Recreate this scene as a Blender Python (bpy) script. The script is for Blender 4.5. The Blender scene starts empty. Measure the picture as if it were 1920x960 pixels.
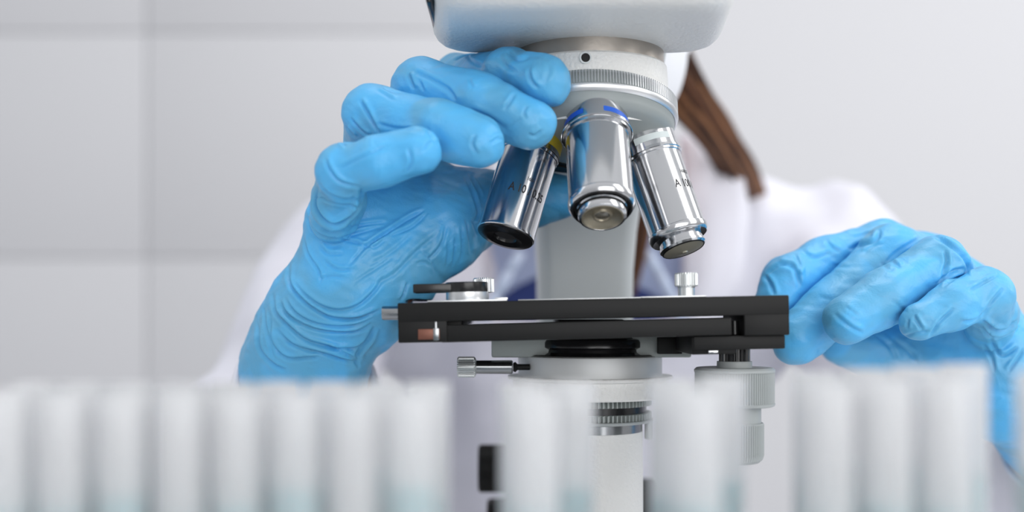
import bpy, bmesh, math, random
import numpy as np
from mathutils import Vector, Matrix

random.seed(7)
C = bpy.context.scene.collection
MM = 0.001
FPX, HX, HY, CZ = 2080.0, 960.0, 590.0, 150.0      # focal length in px, principal column, horizon row, camera height (mm)

# ------------------------------------------------------------------ camera, world, lights, exposure
cam_d = bpy.data.cameras.new('camera'); cam = bpy.data.objects.new('camera', cam_d); C.objects.link(cam)
cam.location = (0, 0, CZ*MM); cam.rotation_euler = (math.pi/2, 0, 0)
cam_d.sensor_width = 36; cam_d.lens = 39.0; cam_d.shift_y = 110/1920
cam_d.clip_start = 0.01; cam_d.clip_end = 50
cam_d.dof.use_dof = True; cam_d.dof.focus_distance = 0.382; cam_d.dof.aperture_fstop = 4.6
bpy.context.scene.camera = cam
vs = bpy.context.scene.view_settings
vs.view_transform = 'Standard'; vs.look = 'None'; vs.gamma = 1; vs.exposure = 0.16; vs.use_curve_mapping = False

world = bpy.data.worlds.new('world'); bpy.context.scene.world = world; world.use_nodes = True
def build_world():
    nt = world.node_tree; nt.nodes.clear()
    out = nt.nodes.new('ShaderNodeOutputWorld'); bg = nt.nodes.new('ShaderNodeBackground')
    tc = nt.nodes.new('ShaderNodeTexCoord'); sep = nt.nodes.new('ShaderNodeSeparateXYZ')
    nt.links.new(tc.outputs['Generated'], sep.inputs[0])
    ramp = nt.nodes.new('ShaderNodeValToRGB')
    mr = nt.nodes.new('ShaderNodeMapRange'); mr.inputs[1].default_value = -1; mr.inputs[2].default_value = 1
    nt.links.new(sep.outputs['Z'], mr.inputs[0]); nt.links.new(mr.outputs[0], ramp.inputs[0])
    e = ramp.color_ramp.elements
    e[0].position = 0.0; e[0].color = (.34,.34,.36,1)
    e[1].position = 1.0; e[1].color = (.95,.97,1,1)
    m = e.new(.5); m.color = (.56,.57,.59,1)
    bg.inputs[1].default_value = 0.80
    nt.links.new(ramp.outputs[0], bg.inputs[0]); nt.links.new(bg.outputs[0], out.inputs[0])
build_world()
def area(name, loc, target, size, size_y, power, col):
    l = bpy.data.lights.new(name, 'AREA'); l.shape = 'RECTANGLE'; l.size = size; l.size_y = size_y
    l.energy = power; l.color = col
    o = bpy.data.objects.new(name, l); C.objects.link(o); o.location = loc
    d = Vector(target) - Vector(loc); o.rotation_euler = d.to_track_quat('-Z', 'Y').to_euler()
    return o
area('window_light_right', (1.15, -0.25, 0.75), (0.05, .45, .15), 0.55, 1.1, 6.0, (1, .99, .98))
area('left_fill_light', (-1.3, 0.1, 0.65), (0.05, .5, .15), 0.35, 1.0, 1.0, (.95, .98, 1))  # weak added fill for the glove's left side and the head, no window there
area('ceiling_lamp_light', (0.2, 0.6, 1.75), (0.1, .7, 0), 1.2, .8, 9, (1, 1, 1))
area('front_fill_light', (0.35, -1.0, 0.30), (0.0, .4, .16), 1.2, .8, 8.0, (1, 1, 1))  # added soft fill from behind the camera, brightens the palm and chrome barrels
area('room_window_light', (1.5, 0.95, .9), (0.3, 1.9, .2), 0.8, 1.0, 6.0, (1, 1, 1))

# ------------------------------------------------------------------ helpers
def W(px, py, d):
    """point (mm) at distance d mm from the camera plane"""
    return np.array([(px-HX)/FPX*d, d, CZ+(HY-py)/FPX*d], float)

def mat(name, base, rough=.5, metal=0, spec=.5, bump=None, **kw):
    m = bpy.data.materials.new(name); m.use_nodes = True
    nt = m.node_tree; b = nt.nodes['Principled BSDF']
    b.inputs['Base Color'].default_value = (*base, 1); b.inputs['Roughness'].default_value = rough
    b.inputs['Metallic'].default_value = metal; b.inputs['Specular IOR Level'].default_value = spec
    for k, v in kw.items():
        b.inputs[k.replace('_', ' ')].default_value = v
    if bump:
        tc = nt.nodes.new('ShaderNodeTexCoord'); prev = None
        for sc, strg, dist, det in bump:
            n = nt.nodes.new('ShaderNodeTexNoise'); n.inputs['Scale'].default_value = sc; n.inputs['Detail'].default_value = det
            bp = nt.nodes.new('ShaderNodeBump'); bp.inputs['Strength'].default_value = strg; bp.inputs['Distance'].default_value = dist
            nt.links.new(tc.outputs['Object'], n.inputs['Vector']); nt.links.new(n.outputs[0], bp.inputs['Height'])
            if prev: nt.links.new(prev.outputs[0], bp.inputs['Normal'])
            prev = bp
        nt.links.new(prev.outputs[0], b.inputs['Normal'])
    return m

def origin_of(o):
    return np.array(o.matrix_basis.translation) + (origin_of(o.parent) if o.parent else 0) if o else np.zeros(3)

def link_mesh(name, me, material, parent=None, smooth=True, sharp=0.6):
    """me holds world coordinates in metres"""
    if smooth:
        me.shade_smooth()
        if sharp: me.set_sharp_from_angle(angle=sharp)
    if material: me.materials.append(material)
    if parent:
        org = origin_of(parent); me.transform(Matrix.Translation(Vector(-org)))
    o = bpy.data.objects.new(name, me); C.objects.link(o)
    if parent: o.parent = parent
    return o

def link_bm(name, bm, material, parent=None, smooth=True, sharp=0.6):
    me = bpy.data.meshes.new(name); bmesh.ops.recalc_face_normals(bm, faces=bm.faces)
    bm.to_mesh(me); bm.free(); me.transform(Matrix.Scale(MM, 4))
    return link_mesh(name, me, material, parent, smooth, sharp)

def thing(name, label, cat, loc_mm=(0,0,0), group=None):
    o = bpy.data.objects.new(name, None); C.objects.link(o)
    o.location = [c*MM for c in loc_mm]; o['label'] = label; o['category'] = cat; o.empty_display_size = .01
    if group: o['group'] = group
    return o

def frame_for(axis, ref=(0,-1,0)):
    a = np.array(axis, float); a /= np.linalg.norm(a)
    u = np.array(ref, float); u = u - a*u.dot(a); u /= np.linalg.norm(u)
    v = np.cross(a, u)
    return a, u, v

def add_lathe(bm, prof, O, axis=(0,0,1), n=96, knurl=None, ref=(0,-1,0), arc=None):
    """revolve prof=[(r,h),...] round axis through O; knurl=(set of rows, depth, count)"""
    a, u, v = frame_for(axis, ref); O = np.array(O, float)
    if knurl: n = knurl[2]*4
    rows = []
    a0, a1 = arc if arc else (0, 2*math.pi)
    cnt = n if not arc else n+1
    for i, (r, h) in enumerate(prof):
        if r <= 1e-6:
            rows.append([bm.verts.new(O+a*h)]); continue
        row = []
        for k in range(cnt):
            t = a0+(a1-a0)*k/n; rr = r
            if knurl and i in knurl[0] and (k % 4) in (1, 2): rr = r-knurl[1]
            row.append(bm.verts.new(O+a*h+u*rr*math.cos(t)+v*rr*math.sin(t)))
        rows.append(row)
    for i in range(len(rows)-1):
        p, q = rows[i], rows[i+1]
        m = cnt if not arc else cnt-1
        for k in range(m):
            k2 = (k+1) % cnt
            if len(p) == 1 and len(q) == 1: continue
            if len(p) == 1: bm.faces.new((p[0], q[k], q[k2]))
            elif len(q) == 1: bm.faces.new((p[k], q[0], p[k2]))
            else: bm.faces.new((p[k], q[k], q[k2], p[k2]))
def lathe(name, prof, O, material, parent=None, axis=(0,0,1), **kw):
    sharp = kw.pop('sharp', .55)
    bm = bmesh.new(); add_lathe(bm, prof, O, axis, **kw)
    return link_bm(name, bm, material, parent, True, sharp)

def add_box(bm, x0, x1, y0, y1, z0, z1, bev=.5, seg=2, rot=None, piv=None):
    g = bmesh.ops.create_cube(bm, size=1)
    vs_ = g['verts']
    for v in vs_:
        v.co = Vector(((x0+x1)/2+v.co.x*(x1-x0), (y0+y1)/2+v.co.y*(y1-y0), (z0+z1)/2+v.co.z*(z1-z0)))
    if bev:
        es = list({e for v in vs_ for e in v.link_edges})
        r = bmesh.ops.bevel(bm, geom=es, offset=bev, segments=seg, affect='EDGES', profile=.5)
def box(name, dims, material, parent=None, bev=.5, seg=2, tf=None):
    bm = bmesh.new()
    for d in (dims if isinstance(dims[0], (tuple, list)) else [dims]): add_box(bm, *d, bev=bev, seg=seg)
    if tf: bm.transform(tf)
    return link_bm(name, bm, material, parent)

def np_mesh(name, V, Fq):
    me = bpy.data.meshes.new(name)
    me.vertices.add(len(V)); me.vertices.foreach_set('co', np.asarray(V*MM, np.float32).ravel())
    me.loops.add(Fq.size); me.loops.foreach_set('vertex_index', Fq.astype(np.int32).ravel())
    me.polygons.add(len(Fq)); me.polygons.foreach_set('loop_start', np.arange(0, Fq.size, 4, dtype=np.int32))
    me.update(calc_edges=True); me.validate()
    return me

# ------------------------------------------------------------------ distance-field modelling (used for hands, body, cloth)
def smin(a, b, k):
    if k <= 0: return np.minimum(a, b)
    h = np.clip(.5+.5*(b-a)/k, 0, 1)
    return b+(a-b)*h-k*h*(1-h)
def carve(a, b, c, w=1.7):
    return np.minimum(a, b)+c*np.exp(-((a-b)/w)**2)
class Field:
    def __init__(s, lo, hi, h, big=14.0):
        s.lo = np.array(lo, np.float32); s.h = h; s.big = big
        s.n = np.ceil((np.array(hi)-s.lo)/h).astype(int)+1
        s.ax = [(s.lo[i]+h*np.arange(s.n[i])).astype(np.float32) for i in range(3)]
        s.F = np.full(tuple(s.n), big, np.float32)
    def blank(s): return np.full(tuple(s.n), s.big, np.float32)
    def cone(s, F, a, b, ra, rb, k=3.0, sq=None):
        """blend a tapered capsule into F; sq=(direction, factor>1 flattens along that direction)"""
        a = np.array(a, np.float32); b = np.array(b, np.float32); R = max(ra, rb)+k+s.h*3
        lo = np.minimum(a, b)-R; hi = np.maximum(a, b)+R
        i0 = np.clip(np.floor((lo-s.lo)/s.h).astype(int), 0, s.n); i1 = np.clip(np.ceil((hi-s.lo)/s.h).astype(int)+1, 0, s.n)
        if (i1 <= i0).any(): return
        sl = tuple(slice(i0[i], i1[i]) for i in range(3))
        X = s.ax[0][sl[0]][:, None, None]; Y = s.ax[1][sl[1]][None, :, None]; Z = s.ax[2][sl[2]][None, None, :]
        d = b-a; L2 = float(d.dot(d))+1e-9
        t = np.clip(((X-a[0])*d[0]+(Y-a[1])*d[1]+(Z-a[2])*d[2])/L2, 0, 1)
        qx = X-a[0]-t*d[0]; qy = Y-a[1]-t*d[1]; qz = Z-a[2]-t*d[2]
        if sq is not None:
            u = np.array(sq[0], np.float32); u /= np.linalg.norm(u)
            p = (qx*u[0]+qy*u[1]+qz*u[2])*(sq[1]-1)
            qx = qx+p*u[0]; qy = qy+p*u[1]; qz = qz+p*u[2]
        D = np.sqrt(qx*qx+qy*qy+qz*qz)-(ra+t*(rb-ra))
        F[sl] = smin(F[sl], D.astype(np.float32), k)
    def ell(s, F, c, r, k=3.0):
        c = np.array(c, np.float32); r = np.array(r, np.float32)
        X = (s.ax[0][:, None, None]-c[0])/r[0]; Y = (s.ax[1][None, :, None]-c[1])/r[1]; Z = (s.ax[2][None, None, :]-c[2])/r[2]
        q = np.sqrt(X*X+Y*Y+Z*Z); D = (q-1)*float(r.min())
        F[:] = smin(F, np.minimum(D, s.big), k)
    def chain(s, F, pts, k=3.0, sq=None):
        for (p, r), (q, r2) in zip(pts[:-1], pts[1:]): s.cone(F, p, q, r, r2, k, sq)
    def mesh(s, F, smooth=2):
        n = F.shape; ins = F < 0
        c = ins[:-1, :-1, :-1].astype(np.int8)
        tot = np.zeros(tuple(k-1 for k in n), np.int8)
        for dx in (0, 1):
            for dy in (0, 1):
                for dz in (0, 1): tot += ins[dx:n[0]-1+dx, dy:n[1]-1+dy, dz:n[2]-1+dz]
        act = (tot > 0) & (tot < 8)
        idx = np.full(act.shape, -1, np.int64); cells = np.argwhere(act); idx[act] = np.arange(len(cells))
        P = np.zeros((len(cells), 3)); cnt = np.zeros(len(cells))
        corners = [(dx, dy, dz) for dx in (0, 1) for dy in (0, 1) for dz in (0, 1)]
        val = {cr: F[cells[:, 0]+cr[0], cells[:, 1]+cr[1], cells[:, 2]+cr[2]] for cr in corners}
        for c0 in corners:
            for ax in range(3):
                if c0[ax]: continue
                c1 = list(c0); c1[ax] = 1; c1 = tuple(c1)
                v0, v1 = val[c0], val[c1]; m = (v0 < 0) != (v1 < 0)
                t = np.where(m, v0/np.where(m, v0-v1, 1), 0)
                e = np.tile(np.array(c0, float), (len(cells), 1)); e[:, ax] += t
                P += e*m[:, None]; cnt += m
        V = s.lo+s.h*(cells+P/cnt[:, None])
        quads = []
        for ax in range(3):
            o1, o2 = [i for i in range(3) if i != ax]
            sl0 = [slice(None)]*3; sl1 = [slice(None)]*3
            sl0[ax] = slice(0, n[ax]-1); sl1[ax] = slice(1, n[ax])
            A, B = ins[tuple(sl0)], ins[tuple(sl1)]
            e = np.argwhere(A != B)
            ok = (e[:, o1] > 0) & (e[:, o2] > 0) & (e[:, o1] < n[o1]-1) & (e[:, o2] < n[o2]-1); e = e[ok]
            fl = A[e[:, 0], e[:, 1], e[:, 2]]
            def g(d1, d2):
                q = e.copy(); q[:, o1] -= d1; q[:, o2] -= d2
                return idx[q[:, 0], q[:, 1], q[:, 2]]
            Q = np.stack([g(1, 1), g(0, 1), g(0, 0), g(1, 0)], 1)
            flip = fl if ax != 1 else ~fl
            Q[~flip] = Q[~flip][:, ::-1]
            quads.append(Q)
        Q = np.concatenate(quads); Q = Q[(Q >= 0).all(1)]
        for _ in range(smooth): V = relax(V, Q)
        return V, Q
def relax(V, Q, w=.5):
    S = np.zeros_like(V); c = np.zeros(len(V))
    for i in range(4):
        a, b = Q[:, i], Q[:, (i+1) % 4]
        for x, y in ((a, b), (b, a)):
            for k in range(3): S[:, k] += np.bincount(x, V[y, k], minlength=len(V))
            c += np.bincount(x, minlength=len(V))
    return V*(1-w)+w*S/np.maximum(c, 1)[:, None]
def normals(V, Q):
    N = np.cross(V[Q[:, 2]]-V[Q[:, 0]], V[Q[:, 3]]-V[Q[:, 1]]); R = np.zeros_like(V)
    for i in range(4):
        for k in range(3): R[:, k] += np.bincount(Q[:, i], N[:, k], minlength=len(V))
    return R/np.maximum(np.linalg.norm(R, axis=1), 1e-9)[:, None]

def folds(V, Q, lst):
    """press creases (groove + ridge beside it) into the side of the surface that faces the work table"""
    N = normals(V, Q)
    px = HX+V[:, 0]/V[:, 1]*FPX; py = HY-(V[:, 2]-CZ)/V[:, 1]*FPX
    to = np.array([0, 0, CZ])-V; to /= np.linalg.norm(to, axis=1)[:, None]
    face = np.clip((N*to).sum(1)*3, 0, 1)
    D = np.zeros(len(V))
    for pts, amp, wd, in lst:
        P = np.array(pts, float)
        # resample with Catmull-Rom
        Pe = np.vstack([2*P[0]-P[1], P, 2*P[-1]-P[-2]]); R = []
        for i in range(1, len(Pe)-2):
            for t in np.linspace(0, 1, 6, endpoint=False):
                a, b, c, d = Pe[i-1:i+3]
                R.append(.5*((2*b)+(-a+c)*t+(2*a-5*b+4*c-d)*t*t+(-a+3*b-3*c+d)*t**3))
        R.append(P[-1]); R = np.array(R)
        m = (px > R[:, 0].min()-6*wd) & (px < R[:, 0].max()+6*wd) & (py > R[:, 1].min()-6*wd) & (py < R[:, 1].max()+6*wd) & (face > 0)
        ii = np.nonzero(m)[0]
        if not len(ii): continue
        best = np.full(len(ii), 1e9); sd = np.zeros(len(ii)); tt = np.zeros(len(ii))
        for j in range(len(R)-1):
            A, B = R[j], R[j+1]; d = B-A; L = d.dot(d)+1e-9
            t = np.clip(((px[ii]-A[0])*d[0]+(py[ii]-A[1])*d[1])/L, 0, 1)
            qx = px[ii]-A[0]-t*d[0]; qy = py[ii]-A[1]-t*d[1]; dist = np.hypot(qx, qy)
            better = dist < best
            best = np.where(better, dist, best)
            sd = np.where(better, np.sign(d[0]*qy-d[1]*qx)*dist, sd); tt = np.where(better, (j+t)/(len(R)-1), tt)
        taper = np.clip(np.minimum(tt, 1-tt)*5, 0.0, 1)**.7
        s = sd/wd
        D[ii] += amp*taper*(.75*np.exp(-((s+1.5)/1.1)**2)-1.0*np.exp(-(s/.75)**2)+.35*np.exp(-((s-1.5)/1.3)**2))
    return V+N*(D*face)[:, None]
def wav(P, scale, seed, n=7):
    rs = np.random.RandomState(seed); r = np.zeros(len(P))
    for i in range(n):
        k = rs.normal(size=3); k *= rs.uniform(.6, 1.5)*2*np.pi/scale/np.linalg.norm(k)
        r += np.sin(P@k+rs.uniform(0, 6.28)+1.3*np.sin(P@(k[[1, 2, 0]]*.6)+rs.uniform(0, 6)))
    return r/math.sqrt(n)

# ------------------------------------------------------------------ materials
M = {}
M['wall'] = mat('wall_paint', (.66,.66,.68), .7, bump=[(40, .05, .002, 3)])
M['table'] = mat('table_laminate', (.72,.73,.75), .35)
M['floor'] = mat('floor_vinyl', (.5,.5,.52), .5)
M['enamel'] = mat('white_enamel', (.77,.765,.745), .38, spec=.5, bump=[(750, .55, .0007, 2)])
M['enamel_smooth'] = mat('smooth_enamel', (.60,.63,.63), .38, bump=[(300, .05, .0004, 2)])
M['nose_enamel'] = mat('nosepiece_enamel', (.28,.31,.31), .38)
M['arm_enamel'] = mat('arm_enamel', (.50,.52,.52), .42, bump=[(900, .08, .0003, 2)])
M['steel_worn'] = mat('worn_steel', (.42,.38,.34), .33, 1, bump=[(500, .12, .0004, 3)])
M['chrome'] = mat('satin_chrome', (.62,.625,.64), .15, 1)
M['chrome_dark'] = mat('dark_chrome', (.34,.35,.36), .2, 1)
M['satin'] = mat('satin_aluminium', (.72,.73,.74), .34, 1, bump=[(2500, .05, .0001, 1)])
M['knob_silver'] = mat('knob_aluminium', (.62,.64,.64), .32, .85)
M['knob_grey'] = mat('grey_knob_enamel', (.36,.385,.385), .45)
M['black'] = mat('black_anodised', (.008,.008,.008), .5, spec=.25, bump=[(1500, .06, .0001, 1)])
M['black_gloss'] = mat('black_gloss', (.01,.01,.011), .22, spec=.5)
M['bracket'] = mat('bracket_casting', (.36,.39,.38), .5, .3, bump=[(700, .2, .0005, 2)])
M['ring_paint'] = mat('condenser_ring_finish', (.66,.67,.67), .5, .35, bump=[(2500, .06, .0001, 1)])
M['copper'] = mat('copper_pad', (.20,.08,.055), .4, .5)
M['blue_band'] = mat('blue_band', (.02,.12,.62), .35)
M['yellow_band'] = mat('yellow_band', (.50,.38,.03), .4)
M['white_band'] = mat('white_band', (.62,.68,.68), .4)
M['ink'] = mat('engraving_ink', (.02,.02,.022), .5)
M['lens_gold'] = mat('lens_mount', (.27,.24,.18), .3, .6)
M['lens_pale'] = mat('pale_lens_mount', (.50,.47,.38), .3, .5)
M['lens_glass'] = mat('lens_glass', (.10,.09,.07), .06, 0, .9, Coat_Weight=.6)
M['skin'] = mat('skin', (.62,.32,.24), .5, Subsurface_Weight=.1)
M['coat'] = mat('coat_cotton', (.72,.72,.79), .85, spec=.2, bump=[(900, .12, .0004, 2)])
M['shirt'] = mat('shirt_cotton', (.40,.48,.68), .85, spec=.2)
M['navy'] = mat('navy_cotton', (.035,.055,.19), .85, spec=.2)
M['trim'] = mat('pale_blue_trim', (.58,.67,.84), .8, spec=.2)
M['mask'] = mat('mask_fabric', (.82,.83,.86), .8, spec=.2)
M['hair'] = mat('brown_hair', (.09,.034,.014), .55, spec=.25)
M['hair_dark'] = mat('dark_brown_hair', (.045,.018,.009), .55, spec=.25)
M['hair_light'] = mat('light_brown_hair', (.24,.11,.05), .55, spec=.25)
M['eye'] = mat('eye', (.8,.8,.8), .2)
def glove_mat():
    m = mat('nitrile', (.095,.45,.80), .40, spec=.45, Subsurface_Weight=.12, Subsurface_Scale=.004)
    b = m.node_tree.nodes['Principled BSDF']; nt = m.node_tree
    b.inputs['Subsurface Radius'].default_value = (.3, .7, 1)
    tc = nt.nodes.new('ShaderNodeTexCoord')
    n1 = nt.nodes.new('ShaderNodeTexNoise'); n1.inputs['Scale'].default_value = 1400; n1.inputs['Detail'].default_value = 1
    b1 = nt.nodes.new('ShaderNodeBump'); b1.inputs['Strength'].default_value = .22; b1.inputs['Distance'].default_value = .0003
    n2 = nt.nodes.new('ShaderNodeTexNoise'); n2.inputs['Scale'].default_value = 70; n2.inputs['Detail'].default_value = 3; n2.inputs['Distortion'].default_value = 1.2
    b2 = nt.nodes.new('ShaderNodeBump'); b2.inputs['Strength'].default_value = .35; b2.inputs['Distance'].default_value = .0022
    for n in (n1, n2): nt.links.new(tc.outputs['Object'], n.inputs['Vector'])
    nt.links.new(n2.outputs[0], b2.inputs['Height']); nt.links.new(n1.outputs[0], b1.inputs['Height'])
    nt.links.new(b2.outputs[0], b1.inputs['Normal']); nt.links.new(b1.outputs[0], b.inputs['Normal'])
    n3 = nt.nodes.new('ShaderNodeTexNoise'); n3.inputs['Scale'].default_value = 45; n3.inputs['Detail'].default_value = 2; n3.inputs['Distortion'].default_value = .8
    nt.links.new(tc.outputs['Object'], n3.inputs['Vector'])
    cr = nt.nodes.new('ShaderNodeValToRGB'); e = cr.color_ramp.elements
    e[0].position = .40; e[0].color = (.105, .40, .66, 1); e[1].position = .60; e[1].color = (.09, .45, .82, 1)
    nt.links.new(n3.outputs[0], cr.inputs[0]); nt.links.new(cr.outputs[0], b.inputs['Base Color'])
    return m
M['glove'] = glove_mat()
def tube_mat():
    m = bpy.data.materials.new('tube_glass'); m.use_nodes = True; nt = m.node_tree
    b = nt.nodes['Principled BSDF']
    b.inputs['Base Color'].default_value = (.97,.98,.99,1); b.inputs['Roughness'].default_value = .08
    b.inputs['Transmission Weight'].default_value = 1; b.inputs['IOR'].default_value = 1.45
    d = nt.nodes.new('ShaderNodeBsdfTranslucent'); d.inputs[0].default_value = (.97,.97,.98,1)
    d2 = nt.nodes.new('ShaderNodeBsdfDiffuse'); d2.inputs[0].default_value = (.95,.95,.96,1)
    a = nt.nodes.new('ShaderNodeMixShader'); a.inputs[0].default_value = .6
    nt.links.new(d.outputs[0], a.inputs[1]); nt.links.new(d2.outputs[0], a.inputs[2])
    x = nt.nodes.new('ShaderNodeMixShader'); x.inputs[0].default_value = .42
    out = nt.nodes['Material Output']
    nt.links.new(b.outputs[0], x.inputs[1]); nt.links.new(a.outputs[0], x.inputs[2]); nt.links.new(x.outputs[0], out.inputs[0])
    return m
M['tube'] = tube_mat()
M['liquid'] = mat('teal_liquid', (.10,.66,.74), .1, Transmission_Weight=.35, IOR=1.33)
M['rack'] = mat('rack_plastic', (.8,.81,.83), .4)

# ------------------------------------------------------------------ structure: wall with panels, floor
def structure(o): o['kind'] = 'structure'; return o
def build_room():
    structure(box('floor', (-2600, 2600, -1500, 2000, -780, -750), M['floor'], bev=0))
    # back wall: sheet of panels with open joints on the left, one plain board on the right
    D = 1900; bm = bmesh.new()
    add_box(bm, -2600, 2600, D+8, D+60, -750, 1900, bev=0)
    zs = [-750, -284, W(0, 483, D)[2], W(0, 60, D)[2], 1020, 1460, 1900]
    xs = [-2600, -2050, -1340, W(275, 0, D)[0], W(860, 0, D)[0]]
    g = 1.0
    for i in range(len(xs)-1):
        for j in range(len(zs)-1):
            add_box(bm, xs[i]+g, xs[i+1]-(g if i < len(xs)-2 else 0), D, D+12, zs[j]+g, zs[j+1]-g, bev=2.5, seg=2)
    add_box(bm, xs[-1]-.5, 2600, D+.5, D+12, -750, 1900, bev=0)
    structure(link_bm('wall_back', bm, M['wall']))
build_room()

t = thing('laboratory_table', 'white laboratory table under the microscope and the tube rack', 'table', (40, 380, -20))
box('tabletop', (-650, 720, 60, 655, -25, 0), M['table'], t, bev=2)
for sx in (-600, 660):
    for sy in (90, 610):
        box('leg', (sx-22, sx+22, sy-22, sy+22, -750, -25), M['satin'], t, bev=2)

# ------------------------------------------------------------------ microscope
MX = 27.9
mic = thing('microscope', 'white enamelled laboratory microscope with three chrome objectives above a black stage', 'microscope', (MX, 440, 0))

def head():
    bm = bmesh.new(); cx, cy = 23.0, 369; A, B, ex = 48.0, 36.5, 6.5
    rings = []
    prof = [(11, 243.6), (8, 243.7), (5.6, 244.2), (3.4, 245.3), (1.7, 247.0), (.6, 249.2), (0, 252), (0, 300), (3, 312), (9, 319), (18, 323)]
    n = 160
    for ins, z in prof:
        row = []
        for k in range(n):
            th = 2*math.pi*(k+.5)/n; c, s = math.cos(th), math.sin(th)
            x = (A-ins)*math.copysign(abs(c)**(2/ex), c); y = (B-ins)*math.copysign(abs(s)**(2/ex), s)
            row.append(bm.verts.new((cx+x*(1.03+y*.0019), cy+y, z)))
        rings.append(row)
    for p, q in zip(rings[:-1], rings[1:]):
        for k in range(n): bm.faces.new((p[k], p[(k+1) % n], q[(k+1) % n], q[k]))
    bm.faces.new(rings[0][::-1]); bm.faces.new(rings[-1])
    h = link_bm('head', bm, M['enamel'], mic, sharp=.9)
    box('side_plate', (-27.4, -25.4, 352, 388, 249, 305), M['black_gloss'], h, bev=.8)
    # eyepieces towards the person
    for s in (-1, 1):
        a = Vector((0, .72, .69)); o = (cx+s*26, 386, 300)
        lathe('eyepiece_tube', [(0, 0), (15, 0), (15, 42), (13, 43), (0, 43)], o, M['enamel_smooth'], h, axis=a)
        lathe('eyepiece', [(0, 40), (14, 43), (16.5, 46), (16.5, 62), (14, 66), (9, 66), (8, 62), (0, 61)], o, M['black'], h, axis=a)
head()

def rrect(cx, cy, hx, hy, r, n=6):
    pts = []
    for qx, qy, a0 in ((1, 1, 0), (-1, 1, 90), (-1, -1, 180), (1, -1, 270)):
        for k in range(n+1):
            a = math.radians(a0+90*k/n); pts.append((cx+qx*(hx-r)+r*math.cos(a), cy+qy*(hy-r)+r*math.sin(a)))
    return pts
def loft(name, secs, material, parent):
    bm = bmesh.new(); rows = [[bm.verts.new((x, y, z)) for x, y in rrect(*s)] for z, s in secs]
    m = len(rows[0])
    for p, q in zip(rows[:-1], rows[1:]):
        for k in range(m): bm.faces.new((p[k], p[(k+1) % m], q[(k+1) % m], q[k]))
    bm.faces.new(rows[0][::-1]); bm.faces.new(rows[-1])
    return link_bm(name, bm, material, parent, sharp=1.0)
def column():
    cx = 32.4; secs = []
    for z, hx, y0, y1 in ((30, 27, 482, 540), (60, 24, 482, 538), (110, 21.5, 482, 536), (150, 20.6, 481, 535), (170, 20.8, 479, 534),
                          (186, 21.8, 475, 532), (200, 23, 467, 530), (214, 25, 456, 528), (228, 26, 444, 505), (243, 26.5, 428, 484), (262, 27, 403, 460), (285, 27, 396, 448)):
        secs.append((z, (cx, (y0+y1)/2, hx, (y1-y0)/2, min(7, hx*.4))))
    loft('arm', secs, M['arm_enamel'], mic)
    box('base', [(MX-78, MX+86, 372, 560, 0.1, 36)], M['enamel'], mic, bev=8, seg=4)
column()

# collar under the head
lathe('mounting_ring', [(0, 248), (26.9, 247), (26.9, 238.8), (0, 238.8)], (MX-.3, 400, 0), M['steel_worn'], mic, n=128)
collar = lathe('collar', [(0, 238.9), (27.2, 238.9), (27.9, 238.2), (28.3, 233), (28.6, 223), (28.2, 216), (0, 216)], (MX-.2, 400, 0), M['enamel'], mic, n=128)
hp = W(1098, 108, 371.6)
lathe('screw_hole', [(0, -.02), (1.45, -.02), (1.45, .3), (1.9, .3), (1.9, -.6)], hp+np.array([0, .25, 0]), M['black'], collar, axis=(.02, -1, 0), n=32)
lathe('screw_slot', [(1.5, .0), (1.5, .32), (2.05, .32), (2.05, -.6)], hp+np.array([0, .25, 0]), M['enamel_smooth'], collar, axis=(.02, -1, 0), n=32)

# nosepiece
T = math.radians(14); NA = np.array([0, -math.sin(T), -math.cos(T)]); NF = np.array([0, -math.cos(T), math.sin(T)]); NX = np.array([1., 0, 0])
NC = np.array([MX-.4, 400, CZ+73.9])
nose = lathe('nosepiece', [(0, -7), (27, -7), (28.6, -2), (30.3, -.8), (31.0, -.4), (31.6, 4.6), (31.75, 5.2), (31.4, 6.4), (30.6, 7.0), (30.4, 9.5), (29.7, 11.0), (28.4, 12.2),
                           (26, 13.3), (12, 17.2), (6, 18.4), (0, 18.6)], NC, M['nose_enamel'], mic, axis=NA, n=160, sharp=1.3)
lathe('nosepiece_lip', [(31.2, 4.5), (31.95, 4.7), (32.0, 5.3), (31.7, 6.3), (30.9, 7.1), (30.0, 7.2)], NC, M['satin'], nose, axis=NA, n=160)
lathe('knurled_ring', [(30.2, -.3), (31.9, -.1), (31.9, 4.4), (30.2, 4.6)], NC, M['satin'], nose, axis=NA, knurl=({1, 2}, .85, 196), sharp=.3)

def wrap_text(txt, size, r, h, phi, O, axis, ref, name, parent, material, flip=1):
    """engrave txt round a cylinder: baseline runs round the barrel, letters stand along the axis"""
    cu = bpy.data.curves.new(name, 'FONT'); cu.body = txt; cu.size = size; cu.align_x = 'LEFT'; cu.resolution_u = 4; cu.offset = size*.02
    tmp = bpy.data.objects.new(name, cu); C.objects.link(tmp)
    dg = bpy.context.evaluated_depsgraph_get(); me = bpy.data.meshes.new_from_object(tmp.evaluated_get(dg))
    bpy.data.objects.remove(tmp); bpy.data.curves.remove(cu)
    a, u, v = frame_for(axis, ref); O = np.array(O, float)
    bm = bmesh.new(); bm.from_mesh(me); bpy.data.meshes.remove(me)
    bmesh.ops.triangulate(bm, faces=bm.faces)
    for _ in range(2):
        bmesh.ops.subdivide_edges(bm, edges=[e for e in bm.edges if e.calc_length() > size*.25], cuts=1)
        bmesh.ops.triangulate(bm, faces=bm.faces)
    for vt in bm.verts:
        th = phi-.74*vt.co.x/r; z = h-vt.co.y
        vt.co = Vector(O+a*z+(u*math.cos(th)+v*math.sin(th))*(r+.03))
    return link_bm(name, bm, material, parent, smooth=False)

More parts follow.
